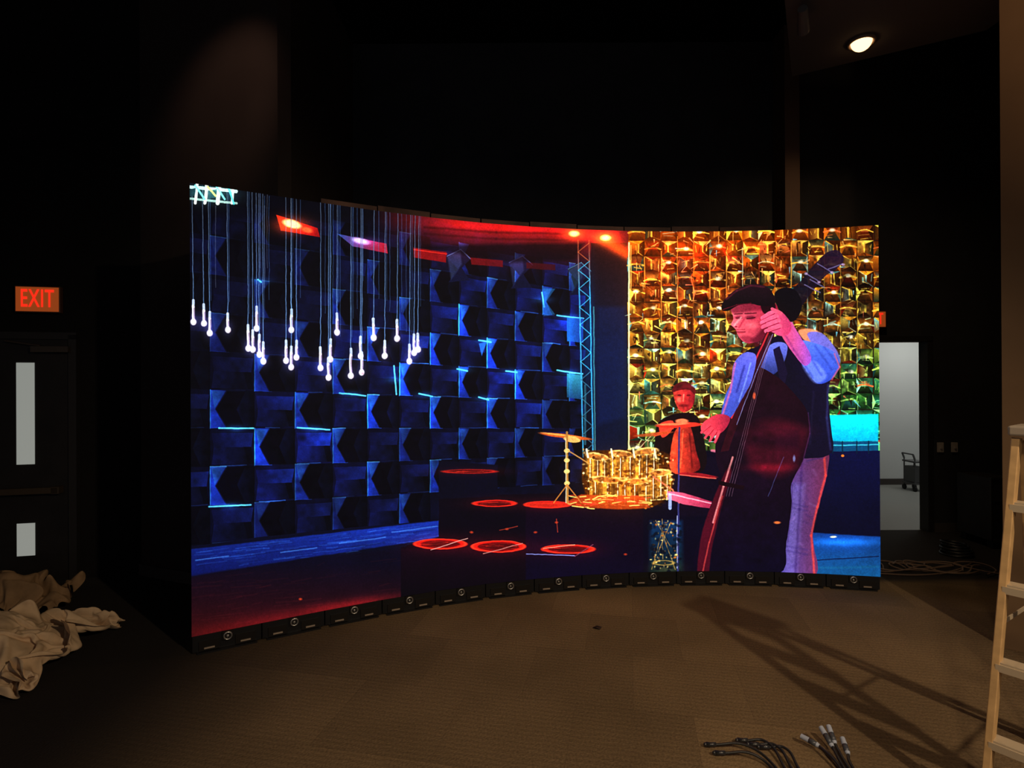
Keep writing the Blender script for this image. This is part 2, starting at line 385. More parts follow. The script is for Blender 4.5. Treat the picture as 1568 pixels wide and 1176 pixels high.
for j in range(int(345/ch)+2):
    for i in range(int(376/cw)+1):
        x0=962+i*cw+ru(-1.5,1.5); y0=345+j*ch+ru(-1.5,1.5); x1=x0+cw; y1=y0+ch; xm,ym=x0+cw/2+ru(-3,3),y0+ch/2+ru(-3,3)
        g=gold(xm,ym)
        def c(a,b=None):
            m=ru(a,b) if b else a
            v=dk(gold(xm,ym),m)
            if m>.95: v=v*.75+np.array((255,245,170))*.3*m
            return tuple(np.clip(v,0,255))
        def gg(a0,a1,b0,b1,x=False):
            return vg(x0 if x else y0,c(a0,a1),x1 if x else y1,c(b0,b1),x)
        hot=tuple(np.clip(g*.85+np.array((85,75,45)),0,255))
        if (i+j)%2:
            e=ru(4,8)
            poly([(x0,y0),(xm,y0+e),(xm,y1-e),(x0,y1)],gg(.1,.4,.7,1.2,True) if rnd()<.5 else gg(.7,1.1,.1,.5))
            poly([(x1,y0),(xm,y0+e),(xm,y1-e),(x1,y1)],gg(.3,1,.03,.25,True))
            poly([(x0,y0),(x1,y0),(xm,y0+e)],c(.15,1.2)); poly([(x0,y1),(x1,y1),(xm,y1-e)],c(.03,.6))
            line([(xm,y0+e),(xm,y1-e)],ru(1.5,4),hot,ru(.7,1),ru(1,3))
            line([(xm,y0+e),(x0+2,y0)],ru(.8,2),hot,ru(.2,.9)); line([(xm,y1-e),(x1-2,y1)],ru(.8,2),hot,ru(.0,.7))
            for _ in range(3):
                xx=ru(x0+2,x1-2); line([(xx,ru(y0+3,ym)),(xx+ru(-2,2),ru(ym,y1-3))],ru(.8,2.2),hot if rnd()<.6 else (25,8,3),ru(.3,.9))
        else:
            e=ru(4,8)
            poly([(x0,y0),(x1,y0),(x1-e,ym),(x0+e,ym)],gg(.1,.5,.6,1.15))
            poly([(x0,y1),(x1,y1),(x1-e,ym),(x0+e,ym)],gg(.4,1,.03,.25))
            poly([(x0,y0),(x0+e,ym),(x0,y1)],c(.3,1.25)); poly([(x1,y0),(x1-e,ym),(x1,y1)],c(.05,.9))
            P=[(x0+ (x1-x0)*t, ym-math.sin(t*3.14)*ru(2,4)) for t in (0,.3,.6,1)]
            line(P,ru(1.4,3.2),hot,ru(.6,1))
            for _ in range(3):
                yy=ru(y0+2,y1-2); line([(ru(x0+2,xm),yy),(ru(xm,x1-2),yy+ru(-3,3))],ru(.8,2),hot if rnd()<.6 else (25,8,3),ru(.3,.9))
            if rnd()<.35: ell(xm,ym-3,4,2.6,(255,252,215),.95,f=2.4)
for _ in range(330):
    x=ru(965,1330); y=ru(358,685); w=ru(2,8); h=ru(2,11); poly([(x,y),(x+w,y+ru(-3,3)),(x+w+ru(-4,4),y+h)],(22,7,4),ru(.5,.95),f=1)
mottle(966,1336,362,634,.34,9)
for _ in range(330):
    x=ru(965,1330); y=ru(355,685); g=gold(x,y); a=rnd()*3.14 if rnd()<.35 else (0 if rnd()<.5 else 1.57); l=ru(4,14)
    line([(x,y),(x+l*math.cos(a),y+l*math.sin(a))],ru(1,3),tuple(np.clip(g*.8+75,0,255)),ru(.5,1),.5)
for i in range(15): line([(962+i*cw+ru(-1,1),ru(360,400)),(962+i*cw+ru(-1,1),ru(420,640))],ru(.8,2),tuple(np.clip(gold(962+i*cw,450)+30,0,255)),ru(.2,.7))
line([(963,372),(963,690)],2.4,(255,240,170),.95); line([(966,376),(966,460)],1.5,(255,190,90),.8)
poly([(1215,352),(1338,345),(1338,640),(1262,690)],(12,20,22),.18,f=40)
glow(1010,430,70,90,(90,34,0),.45); glow(1110,370,150,34,(130,56,0),.45)
glow(1000,620,40,60,(40,50,20),.4); glow(1120,560,60,40,(70,50,10),.3)
poly([(1262,636),(1345,634),(1345,676),(1264,676)],vg(634,(10,225,240),678,(0,170,205)),f=2)
poly([(1262,676),(1345,676),(1345,692),(1266,692)],(8,70,110)); line([(1264,682),(1345,681)],2,(60,200,220),.8)
poly([(1240,692),(1350,690),(1350,822),(1235,816)],vg(692,(9,12,54),820,(7,7,30)))
for x in (1275,1290,1312,1330): line([(x,676),(x,694)],2,(5,30,50),.8)
poly([(1232,815),(1350,822),(1350,885),(1232,885)],vg(815,(14,60,140),885,(14,80,130)),f=2)
glow(1290,830,50,6,(20,110,160),.6); line([(1250,858),(1345,852)],1.6,(8,20,60),.8); line([(1240,870),(1345,868)],3,(20,100,140),.5,f=3)
ell(1290,698,2.4,2,(255,120,40)); ell(1276,822,5,1.5,(240,240,200),.9)
poly([(985,690),(1110,690),(1110,880),(985,905)],(7,5,24),f=3); poly([(1040,700),(1110,700),(1110,790),(1040,790)],(12,6,26),f=3)
poly([(996,798),(1044,798),(1046,880),(994,882)],vg(798,(12,56,105),880,(8,30,32)),.85,f=7)
glow(1020,870,22,10,(90,64,16),.5)
# --- drummer
spoly([(1008,648),(1032,634),(1062,634),(1074,655),(1078,720),(1008,722),(1003,680)],(18,7,14),f=1.5)
spoly([(1030,672),(1040,652),(1056,650),(1066,690),(1070,720),(1028,722)],vg(1028,(235,80,46),1070,(120,20,24),True),f=1.5)
line([(1046,660),(1042,716)],2,(255,130,80),.6,f=2); line([(1056,664),(1060,716)],2.4,(90,12,18),.7,f=2)
spoly([(1031,600),(1036,590),(1050,587),(1062,594),(1064,610),(1058,626),(1046,631),(1036,622)],vg(1031,(235,70,56),1064,(140,20,34),True),f=1)
spoly([(1030,600),(1034,589),(1050,584),(1064,594),(1064,604),(1056,597),(1042,597)],(90,16,24),f=1)
ell(1041,605,3,1.5,(90,10,20),.8,f=1); ell(1054,605,3,1.5,(70,8,16),.8,f=1); line([(1047,604),(1046,614)],2,(255,150,120),.7,f=1.5); ell(1048,621,7,2,(90,10,20),.7,f=2); ell(1040,612,4,4,(255,130,100),.5,f=3)
line([(1060,590),(1067,594)],3,(180,180,200),.6)
mottle(1006,1078,584,722,.14,7)
spoly([(1010,650),(1030,644),(1028,660),(1014,670)],(225,66,48),f=1); line([(1003,666),(1030,656)],5,(235,75,50),.9,3); line([(1000,664),(972,694)],1.2,(230,200,150),.8)
# --- drum kit
spoly([(893,700),(905,690),(1015,692),(1024,712),(1030,745),(1000,776),(915,776),(893,745)],(60,28,7),f=2)
def drum(cx,cy,w,h,k):
    x0,x1=cx-w/2,cx+w/2
    P=[(x0,cy-h/2),(x1,cy-h/2+k),(x1-2,cy+h/2+k*.5),(x0+2,cy+h/2)]
    poly(P,vg(x0,(150,80,14),x1,(70,32,6),True),f=1.2)
    n=int(w/2.2)
    for q in range(n):
        t=(q+.5)/n; xx=x0+t*w; b=.25+.75*abs(math.sin(t*7+cx))*ru(.4,1)
        line([(xx,cy-h/2+3+k*t),(xx,cy+h/2-2+k*.5*t)],ru(1,2.4),(255*b,200*b,80*b),.85)
    for q in range(3):
        t=(q+.5)/3+ru(-.06,.06); line([(x0+t*w,cy-h/2+k*t),(x0+t*w,cy+h/2+k*.5*t)],1.3,(255,250,210),.85); line([(x0+t*w+1.8,cy-h/2+k*t),(x0+t*w+1.8,cy+h/2)],1,(40,15,4),.8)
    ell(cx,cy-h/2+k*.5,w/2,h*.15,(250,210,120),.9,math.degrees(math.atan2(k,w)),f=1.2); ell(cx,cy-h/2+k*.5+.6,w*.42,h*.10,(150,88,36),.85,math.degrees(math.atan2(k,w)),f=1.5)
    line([P[3],P[2]],1.8,(255,230,140),.85)
drum(914,716,36,40,6); drum(952,712,38,38,4); drum(990,713,38,40,-4); drum(1010,746,36,40,-4); drum(928,752,52,38,3); drum(973,756,46,36,-2)
mottle(890,1034,686,780,.32,6)
for _ in range(150):
    x=ru(893,1032); y=ru(688,778); ell(x,y,ru(.8,2.6),ru(.6,2.0),(255,240,165) if rnd()<.6 else (255,160,50),ru(.4,1),f=1.2)
for _ in range(110):
    x=ru(895,1026); y=ru(692,775); ell(x,y,ru(1.2,3.4),ru(1.2,3.0),(36,13,4),ru(.4,.85),f=1.2)
for x in (898,936,970,1002): line([(x,688),(x+2,700)],3,(255,250,210),.9)
poly([(868,768),(890,757),(985,760),(996,778),(940,780),(880,776)],(170,60,20),.85,f=2)
for _ in range(45):
    x=ru(868,980); y=ru(757,778); line([(x,y),(x+ru(5,20),y+ru(-3,3))],ru(1,2.4),(255,210,110) if rnd()<.6 else (240,60,40),ru(.5,1))
ell(838,773,34,4.5,(210,46,28),.7,f=1.5); glow(955,735,60,40,(130,60,0),.45)
ell(866,668,40,3.2,(200,90,36),1,7); ell(858,666,28,1.4,(255,190,90),.8,7); ell(876,673,13,4.5,(255,200,110),.9,7)
line([(868,662),(869,770)],3.2,(180,130,60),.95); line([(866.6,672),(866.6,770)],1.2,(255,240,190),.9)
for y in (690,705,722,740): ell(868,y,4.5,3.4,(255,210,130),.9)
for p in [(868,742,848,770),(868,742,890,770)]: line([p[:2],p[2:]],1.8,(190,120,50),.9)
line([(905,712),(870,690)],2,(220,160,80),.8)
ell(1040,651,36,4.2,(225,55,38),1,-2); ell(1030,649.5,24,1.8,(255,160,100),.8,-2); ell(1044,645,10,4,(255,140,90),f=1.5)
line([(1040,655),(1038,875)],2.8,(50,50,110),.95); line([(1037,790),(1037,870)],1.4,(180,190,230),.8)
ell(1068,728,30,3.6,(160,26,36),.9,6); line([(1041,727),(1096,733)],1.6,(255,110,90),.8)
ell(1105,668,14,6,(190,220,220),.9,8,f=2); line([(1090,690),(1115,694)],4,(230,120,150),.8,f=1.5)
ell(1000,665,30,2.6,(190,80,36),.8,-6)
line([(1000,730),(1030,750),(1040,770)],2.6,(230,120,80),.8)
for p in [(1014,795,1015,856),(1014,812,998,872),(1015,818,1034,872),(1004,797,1026,835),(1027,800,1008,845)]:
    line([p[:2],p[2:]],1.2,(190,150,75),.7)
for _ in range(70): ell(ru(996,1038),ru(798,876),ru(.7,2.2),ru(.7,1.8),(255,225,130) if rnd()<.45 else (190,110,40),ru(.4,1),f=1)
for _ in range(60): ell(ru(994,1044),ru(798,876),ru(1.5,4),ru(1.5,4),(7,12,26),ru(.4,.85),f=1.5)
ell(1016,862,18,4,(210,170,80),.7,ring=.3)
poly([(1022,752),(1048,755),(1090,768),(1088,779),(1046,772),(1022,764)],vg(1022,(230,110,140),1090,(170,40,80),True),f=1.2); line([(1024,756),(1090,771)],2,(255,180,200),.9); line([(1026,758),(1026,778)],5,(170,190,240),.9,f=1.2)

# --- player with double bass: legs
jeans=vg(1195,(78,68,148),1265,(108,42,76),True)
spoly([(1208,694),(1240,700),(1268,688),(1266,728),(1254,775),(1244,822),(1250,880),(1192,880),(1196,840),(1200,790),(1204,735)],jeans)
poly([(1214,740),(1232,742),(1226,800),(1220,880),(1200,880),(1206,800)],(126,112,190),.5,f=9)
line([(1262,695),(1264,728),(1252,776),(1242,820),(1247,878)],3.2,(235,70,60),.7,f=2.6)
for _ in range(26):
    y=ru(705,870); x=1212+ru(0,36)-(y-700)*.07; line([(x,y),(x+ru(-9,9),y+ru(3,8))],ru(1.5,3),(44,28,92) if rnd()<.6 else (165,125,195),ru(.1,.32),f=4)
line([(1228,700),(1224,780),(1218,876)],3,(50,25,90),.55,f=4)
line([(1236,706),(1262,700)],2,(60,40,100),.6,f=2); line([(1212,704),(1206,735)],2,(60,40,110),.5,f=3)
for y in (770,776,836,843): line([(1206+(y-770)*-.05,y),(1236,y+6)],2.6,(52,36,104),.35,f=3)
# torso
spoly([(1136,548),(1160,530),(1195,512),(1232,506),(1262,520),(1276,556),(1268,600),(1272,650),(1274,692),(1238,702),(1205,694),(1160,660),(1136,620)],vg(1136,(10,8,24),1276,(18,12,38),True))
line([(1268,590),(1266,640),(1272,688)],3,(60,60,130),.5,f=3); line([(1246,600),(1240,680)],2,(34,28,66),.5,f=4)
spoly([(1168,540),(1188,524),(1206,530),(1198,560),(1180,575),(1164,566)],vg(525,(110,122,215),575,(40,50,120)),f=1.2)
poly([(1184,535),(1194,530),(1206,572),(1198,600)],(22,14,44),f=1.2)
spoly([(1222,508),(1246,504),(1268,520),(1272,535),(1250,536)],(230,150,100),.9,f=2.4); spoly([(1236,512),(1258,510),(1280,534),(1286,556),(1262,548)],(112,106,185),f=1.6)
spoly([(1222,522),(1250,526),(1278,540),(1286,560),(1274,580),(1254,588),(1240,574),(1224,550)],vg(520,(88,122,215),590,(44,66,165)),f=1.2)
spoly([(1228,556),(1246,552),(1266,574),(1252,587),(1238,576)],(130,155,240),.6,f=4)
for p in [(1232,536,1258,574),(1248,530,1274,566),(1226,548,1244,578),(1262,532,1280,554)]: line([p[:2],p[2:]],2.6,(30,42,120),.45,f=4)
line([(1278,542),(1286,562),(1274,581)],2.2,(220,90,110),.7,f=2)
spoly([(1190,490),(1206,484),(1220,506),(1242,546),(1232,560),(1214,540),(1196,512)],vg(1190,(235,85,120),1242,(150,80,180),True),f=1)
line([(1198,506),(1216,536),(1230,556)],3,(120,40,120),.5,f=3)
spoly([(1196,470),(1210,448),(1226,430),(1250,402),(1268,386),(1284,384),(1292,398),(1280,412),(1262,424),(1240,452),(1216,480)],vg(1196,(12,8,18),1290,(36,20,46),True),.9,f=1.2)
spoly([(1186,450),(1200,440),(1220,446),(1228,470),(1216,492),(1200,488),(1190,470)],(12,8,16),f=1.5)
for a,b in [((1236,420),(1252,430)),((1252,404),(1272,416)),((1262,440),(1240,428)),((1290,404),(1268,412)),((1232,436),(1256,448))]: line([a,b],1.8,(110,100,150),.75)
for x,y in ((1254,432),(1274,417),(1291,405),(1234,419)): ell(x,y,2.6,2,(180,150,190),.8,f=1.5)
# head
spoly([(1121,470),(1150,462),(1184,462),(1192,480),(1188,498),(1178,512),(1164,521),(1150,526),(1140,524),(1133,518),(1129,511),(1126,503),(1119,497),(1123,487)],vg(1119,(255,118,134),1186,(150,24,56),True),f=1)
spoly([(1120,468),(1150,463),(1182,463),(1184,474),(1150,476),(1123,480)],(110,10,36),.65,f=5)
spoly([(1156,528),(1150,520),(1160,512),(1170,500),(1186,492),(1186,505),(1172,520),(1160,530)],(80,8,30),.75,f=5)
ell(1131,486,6,2.6,(130,20,54),.75,-4,f=2.4); ell(1149,486,7.5,3,(110,16,48),.75,-2,f=2.4)
line([(1127,487),(1136,487)],1.2,(40,4,18),.9); line([(1144,487.5),(1156,486)],1.4,(40,4,18),.9); line([(1125,481),(1137,480)],1.6,(70,8,26),.75,f=1.2); line([(1141,480),(1158,479)],1.8,(70,8,26),.75,f=1.2)
line([(1135,486),(1124,498)],3,(255,175,180),.75,f=2.2); line([(1139,489),(1132,501)],2.4,(160,26,60),.6,f=2.2); ell(1127,500,2.2,1,(90,10,34),.8,f=1.2)
ell(1152,498,8,5,(255,140,150),.5,f=5); line([(1126,505),(1140,504)],1.6,(130,20,44),.5,f=1.6); line([(1128,508),(1141,508)],1.6,(110,14,40),.85,f=1); line([(1130,510),(1139,510)],1.6,(225,70,90),.8,f=1)
spoly([(1133,516),(1144,514),(1152,518),(1150,526),(1142,525)],(120,16,42),.55,f=4)
ell(1181,486,4.5,7,(200,50,84),.95,f=1.2); ell(1181,487,2,4,(110,14,38),.8,f=1.2)
spoly([(1166,466),(1184,462),(1187,474),(1176,482),(1168,478)],(26,6,16),f=1.5)
spoly([(1105,474),(1109,460),(1126,444),(1150,435),(1170,437),(1183,448),(1187,464),(1172,469),(1150,465),(1130,468),(1115,476)],vg(436,(36,14,26),474,(11,6,13)),f=1)
line([(1112,458),(1128,445),(1150,437),(1170,439)],2.4,(110,30,50),.6,f=2.4); line([(1107,474),(1128,467),(1150,464)],1.4,(100,14,34),.8)
# hand around the neck
spoly([(1172,482),(1188,474),(1202,482),(1212,500),(1204,514),(1188,512),(1176,502)],vg(1168,(250,110,150),1212,(190,56,110),True),f=1)
for (x0,y0,x1,y1) in [(1186,477,1167,487),(1190,484,1166,494),(1193,491,1168,501),(1195,499,1173,507)]:
    line([(x0,y0),((x0+x1)/2+1,(y0+y1)/2-1.5),(x1,y1)],6,(240,102,142),.98,f=1); line([(x0,y0+3.4),(x1,y1+3)],1.1,(120,16,54),.85)
line([(1196,480),(1182,473)],5.5,(235,95,130),.95,4.5)
# bass body and neck
spoly([(1150,560),(1128,590),(1112,625),(1098,660),(1096,700),(1104,735),(1092,765),(1076,810),(1068,880),(1190,880),(1204,830),(1212,775),(1212,740),(1230,705),(1240,664),(1236,630),(1214,600),(1186,574)],vg(560,(32,6,20),880,(8,5,26)))
spoly([(1150,652),(1185,642),(1226,652),(1234,672),(1224,704),(1208,724),(1180,730),(1152,716),(1142,690)],(96,12,30),.5,14); glow(1190,660,38,9,(150,20,30),.45); glow(1180,716,36,6,(130,10,20),.5)
poly([(1146,644),(1228,655),(1226,690),(1146,680)],(22,5,24),.55,f=14)
spoly([(1112,720),(1120,724),(1104,780),(1090,840),(1084,880),(1068,880),(1074,820),(1092,765)],(84,10,30),.85,f=2)
line([(1122,700),(1108,745),(1092,800)],3,(240,150,150),.8,f=1.5); line([(1106,760),(1086,830),(1076,876)],2.2,(190,60,60),.8,f=1.5)
poly([(1174,508),(1186,510),(1166,560),(1138,625),(1116,690),(1104,692),(1126,620),(1150,560)],(50,9,24),f=1.2); line([(1176,510),(1152,562),(1120,640)],2.4,(210,46,56),.85,f=1.2); line([(1183,512),(1160,566),(1128,650)],1.2,(150,170,240),.6)
for k in range(3): line([(1178+k*2,514),(1112+k*4,760)],.7,(200,150,170),.4)
line([(1176,760),(1200,700)],1.2,(120,140,230),.3); ell(1190,800,5,2,(255,130,60),.9,f=1.5); ell(1155,606,2.2,5,(240,100,60),.85,f=1.5); ell(1216,702,2,5,(150,180,250),.6,f=1.5)
line([(1238,632),(1240,664),(1230,705),(1214,738)],1.4,(100,50,110),.55,f=1.6); line([(1206,830),(1213,775),(1213,742)],1.2,(60,36,96),.5,f=1.6)
poly([(1100,736),(1140,744),(1138,750),(1100,742)],(20,5,14))
mottle(1100,1200,580,870,.12,16)
# far sleeve, forearm and plucking hand
spoly([(1124,556),(1140,540),(1158,545),(1152,580),(1136,612),(1118,640),(1104,640),(1110,608),(1120,584)],vg(545,(100,104,205),640,(60,80,175)),f=1.2)
line([(1126,556),(1118,600),(1106,636)],3,(225,100,150),.7,f=2); line([(1140,560),(1128,600)],3,(30,30,110),.55,f=2.4); line([(1150,556),(1132,615)],2.2,(150,180,245),.6,f=2)
spoly([(1100,634),(1118,640),(1108,660),(1088,668),(1074,660),(1078,646)],vg(1074,(235,74,90),1118,(150,30,60),True),f=1)
for (x0,y0,x1,y1) in [(1086,650,1074,662),(1090,656,1080,670),(1095,660,1087,675),(1101,661,1095,677)]: line([(x0,y0),(x1,y1)],4.6,(225,70,90),.98,3.6); line([(x0+2.5,y0+2),(x1+2.4,y1)],.9,(110,10,30),.7)

# photographic texture: uneven light, fine grain, then bloom; a touch more contrast
C=np.clip(C,0,1.2)
tex=.05*fnoise(34)+.03*fnoise(4)+.04*fnoise(1.6)
C*=np.clip(1+tex,.6,1.4)[...,None]
WX=.22*fnoise(16)+.12*fnoise(5); WY=.22*fnoise(16)+.12*fnoise(5)
def blur(A,s):
    h,w=A.shape[:2]; fy=np.fft.fftfreq(h)[:,None]; fx=np.fft.rfftfreq(w)[None,:]
    G=np.exp(-2*(math.pi*s)**2*(fx*fx+fy*fy)); out=np.empty_like(A)
    for c in range(3): out[...,c]=np.fft.irfft2(np.fft.rfft2(A[...,c])*G,s=(h,w))
    return out
br=np.clip(C-.55,0,1)
C=np.clip(C+.24*blur(br,5)+.2*blur(br,18),0,1)
C=np.clip(C+.5*(C-blur(C,2.2)),0,1)
C=C**1.06
C*= (1+.03*np.random.randn(*C.shape[:2],1)).astype(np.float32)
C=np.clip(C,0,1)

# lay the frame out over the cabinets in arc-length coordinates
TW,TH=2600,1410
u=(np.arange(TW)+.5)/TW*NP; kk=np.minimum(u.astype(int),NP-1); fr=u-kk
P0=np.array(pts); PX=P0[kk,0]+(P0[kk+1,0]-P0[kk,0])*fr; PY=P0[kk,1]+(P0[kk+1,1]-P0[kk,1])*fr
PZ=ZB+(np.arange(TH)+.5)/TH*(ZT-ZB)
D=np.stack(np.broadcast_arrays(PX[None,:]-EYE.x,PY[None,:]-EYE.y,(PZ-EYE.z)[:,None]),-1)
Q=D@np.array(R)
sx=784+F*Q[...,0]/(-Q[...,2]); sy=588-F*Q[...,1]/(-Q[...,2])
gx=np.clip((sx-OX)*SC-.5,0,CW*SC-2.001); gy=np.clip((sy-OY)*SC-.5,0,CH*SC-2.001)
ix=gx.astype(int); iy=gy.astype(int)
gx=np.clip(gx+SC*WX[iy,ix],0,CW*SC-2.001); gy=np.clip(gy+SC*WY[iy,ix],0,CH*SC-2.001)
ix=gx.astype(int); iy=gy.astype(int); tx_=(gx-ix)[...,None]; ty_=(gy-iy)[...,None]
img=(C[iy,ix]*(1-tx_)+C[iy,ix+1]*tx_)*(1-ty_)+(C[iy+1,ix]*(1-tx_)+C[iy+1,ix+1]*tx_)*ty_
buf=np.ones((TH,TW,4),np.float32); buf[...,:3]=img
im=bpy.data.images.new('video_frame',TW,TH); im.pixels.foreach_set(buf.ravel()); im.update(); im.pack()

# ------------------------------------------------------------------ materials
m_black=mat('black_powdercoat',(.006,.006,.007,1),.45,0,.4)
m_wall=mat('black_painted_wall',(.03,.03,.033,1),.9,0,.1,noise=(3,.15))
m_wall2=mat('matt_black_wall',(.010,.009,.009,1),.9,0,.1,noise=(3,.15))
m_ceil=mat('black_ceiling',(.008,.008,.009,1),.95,0,.05)
m_brown=mat('tan_painted_wall',(.18,.11,.06,1),.85,0,.1,noise=(2,.1))
m_col=mat('brown_painted_column',(.11,.07,.05,1),.85,0,.1,noise=(2,.1))
m_pier=mat('dark_brown_painted_pier',(.045,.034,.030,1),.85,0,.1,noise=(2,.1))
m_soff=mat('grey_soffit_paint',(.12,.11,.11,1),.9,0,.1)
m_metal=mat('brushed_metal',(.45,.44,.42,1),.35,.9)
m_white=mat('white_painted_wall',(.7,.72,.7,1),.8)
m_glass=mat('frosted_lit_glass',(.5,.5,.5,1),.4,emit=rgb(132,137,132),estr=.9)

# ------------------------------------------------------------------ floor
def carpet():
    m=bpy.data.materials.new('carpet_tiles'); m.use_nodes=True; nt=m.node_tree; b=nt.nodes['Principled BSDF']
    N=nt.nodes.new; Lk=nt.links.new
    tc=N('ShaderNodeTexCoord'); mp=N('ShaderNodeMapping'); mp.inputs['Rotation'].default_value=(0,0,math.radians(12))
    Lk(tc.outputs['Object'],mp.inputs['Vector'])
    bk=N('ShaderNodeTexBrick'); bk.offset=.5; bk.inputs['Scale'].default_value=1
    bk.inputs['Brick Width'].default_value=.6; bk.inputs['Row Height'].default_value=.6; bk.inputs['Mortar Size'].default_value=.0012
    bk.inputs['Color1'].default_value=(.180,.120,.062,1); bk.inputs['Color2'].default_value=(.142,.095,.050,1); bk.inputs['Mortar'].default_value=(.112,.074,.040,1)
    Lk(mp.outputs['Vector'],bk.inputs['Vector'])
    wv=N('ShaderNodeTexWave'); wv.inputs['Scale'].default_value=9; wv.inputs['Distortion'].default_value=3; wv.inputs['Detail'].default_value=3; wv.bands_direction='Y'
    Lk(mp.outputs['Vector'],wv.inputs['Vector'])
    ns=N('ShaderNodeTexNoise'); ns.inputs['Scale'].default_value=90; ns.inputs['Detail'].default_value=4; Lk(tc.outputs['Object'],ns.inputs['Vector'])
    n2=N('ShaderNodeTexNoise'); n2.inputs['Scale'].default_value=1.3; n2.inputs['Detail'].default_value=5; Lk(tc.outputs['Object'],n2.inputs['Vector'])
    def mul(col,fac,lo,hi):
        r=N('ShaderNodeMapRange'); r.inputs['To Min'].default_value=lo; r.inputs['To Max'].default_value=hi; Lk(fac,r.inputs['Value'])
        x=N('ShaderNodeMix'); x.data_type='RGBA'; x.blend_type='MULTIPLY'; x.inputs['Factor'].default_value=1
        Lk(col,x.inputs[6]); Lk(r.outputs['Result'],x.inputs[7]); return x.outputs[2]
    c=mul(bk.outputs['Color'],wv.outputs['Fac'],.90,1.06); c=mul(c,ns.outputs['Fac'],.4,1.6); c=mul(c,n2.outputs['Fac'],.5,1.45)
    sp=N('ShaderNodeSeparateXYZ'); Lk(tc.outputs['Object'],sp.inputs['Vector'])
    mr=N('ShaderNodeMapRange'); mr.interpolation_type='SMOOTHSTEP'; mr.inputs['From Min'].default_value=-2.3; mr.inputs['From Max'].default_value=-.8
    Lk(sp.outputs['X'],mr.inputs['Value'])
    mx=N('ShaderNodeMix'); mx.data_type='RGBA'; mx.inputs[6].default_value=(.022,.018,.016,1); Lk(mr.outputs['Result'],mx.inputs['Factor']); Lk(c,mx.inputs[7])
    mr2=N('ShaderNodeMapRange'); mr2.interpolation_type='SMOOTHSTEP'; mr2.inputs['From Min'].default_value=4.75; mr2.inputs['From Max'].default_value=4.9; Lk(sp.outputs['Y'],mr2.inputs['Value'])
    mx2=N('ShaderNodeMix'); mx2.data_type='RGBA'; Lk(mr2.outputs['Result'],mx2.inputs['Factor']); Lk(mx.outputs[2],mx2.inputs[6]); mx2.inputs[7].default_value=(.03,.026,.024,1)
    Lk(mx2.outputs[2],b.inputs['Base Color']); b.inputs['Roughness'].default_value=.95; b.inputs['Specular IOR Level'].default_value=.15
    bp=N('ShaderNodeBump'); bp.inputs['Strength'].default_value=.5; bp.inputs['Distance'].default_value=.01; Lk(ns.outputs['Fac'],bp.inputs['Height']); Lk(bp.outputs['Normal'],b.inputs['Normal'])
    return m
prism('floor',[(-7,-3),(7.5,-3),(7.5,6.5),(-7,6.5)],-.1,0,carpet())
prism('floor_corridor',[(2.5,6.5),(9,6.5),(9,9.5),(2.5,9.5)],-.1,0,mat('grey_vinyl_floor',(.26,.26,.24,1),.5))

# ------------------------------------------------------------------ walls
ZC=5.6
prism('wall_left',[(-5.3,4.65),(-3.37,5.1),(-3.4,5.22),(-5.33,4.77)],0,ZC,m_wall2)
prism('wall_left_side',[(-5.3,4.65),(-5.42,4.65),(-5.42,-3),(-5.3,-3)],0,ZC,m_wall2)
prism('wall_pier',[(-3.37,5.1),(-1.86,4.48),(-1.8,4.6),(-1.8,6.4),(-1.92,6.4),(-1.92,4.65),(-3.36,5.25)],0,ZC,m_pier)
bb=Builder()
for x0,x1,z0,z1 in [ (-1.8,3.55,0,ZC),(3.55,4.74,2.17,ZC),(4.74,7.3,0,ZC)]: bb.box(((x0+x1)/2,6.46,(z0+z1)/2),((x1-x0)/2,0,0),(0,.06,0),(0,0,(z1-z0)/2))
bb.obj('wall_back',m_wall)
prism('wall_right',[(3.14,3.6),(4.3,2.7),(7.3,3.6),(7.3,6.4),(5.7,6.4)],0,ZC,m_brown)
prism('wall_right_side',[(7.3,-3),(7.42,-3),(7.42,3.6),(7.3,3.6)],0,ZC,m_brown)
prism('ceiling',[(-5.5,-3),(7.5,-3),(7.5,6.6),(-5.5,6.6)],ZC,ZC+.1,m_ceil)
prism('ceiling_soffit',[(2.66,5.3),(3.92,4.62),(4.0,3.05),(1.3,2.8),(2.07,4.23)],4.6,4.9,m_soff)
prism('column',[(2.98,6.1),(3.14,6.1),(3.14,6.38),(2.98,6.38)],0,ZC,m_col)
prism('wall_corridor',[(2.5,9.4),(9,9.4),(9,9.5),(2.5,9.5)],0,2.8,m_white)
prism('wall_corridor_end',[(9,6.52),(9.1,6.52),(9.1,9.5),(9,9.5)],0,2.8,m_white)
prism('wall_corridor_start',[(2.4,6.52),(2.5,6.52),(2.5,9.5),(2.4,9.5)],0,2.8,m_white)
prism('ceiling_corridor',[(2.4,6.52),(9.1,6.52),(9.1,9.5),(2.4,9.5)],2.8,2.9,m_white)
m_bb=mat('dark_baseboard',(.06,.05,.045,1),.6)
prism('baseboard_corridor',[(2.5,9.385),(9,9.385),(9,9.4),(2.5,9.4)],0,.1,m_bb)
prism('baseboard_left',[(-5.3,4.63),(-4.86,4.735),(-4.86,4.75),(-5.3,4.65)],0,.1,m_bb)
prism('baseboard_pier',[(-3.37,5.09),(-1.86,4.47),(-1.87,4.455),(-3.38,5.075)],0,.1,m_bb)
prism('baseboard_back',[(4.8,6.385),(5.68,6.385),(5.68,6.4),(4.8,6.4)],0,.1,m_bb)
m_frame=mat('dark_door_frame',(.02,.018,.018,1),.5)
d2=empty('door_2'); fb=Builder()
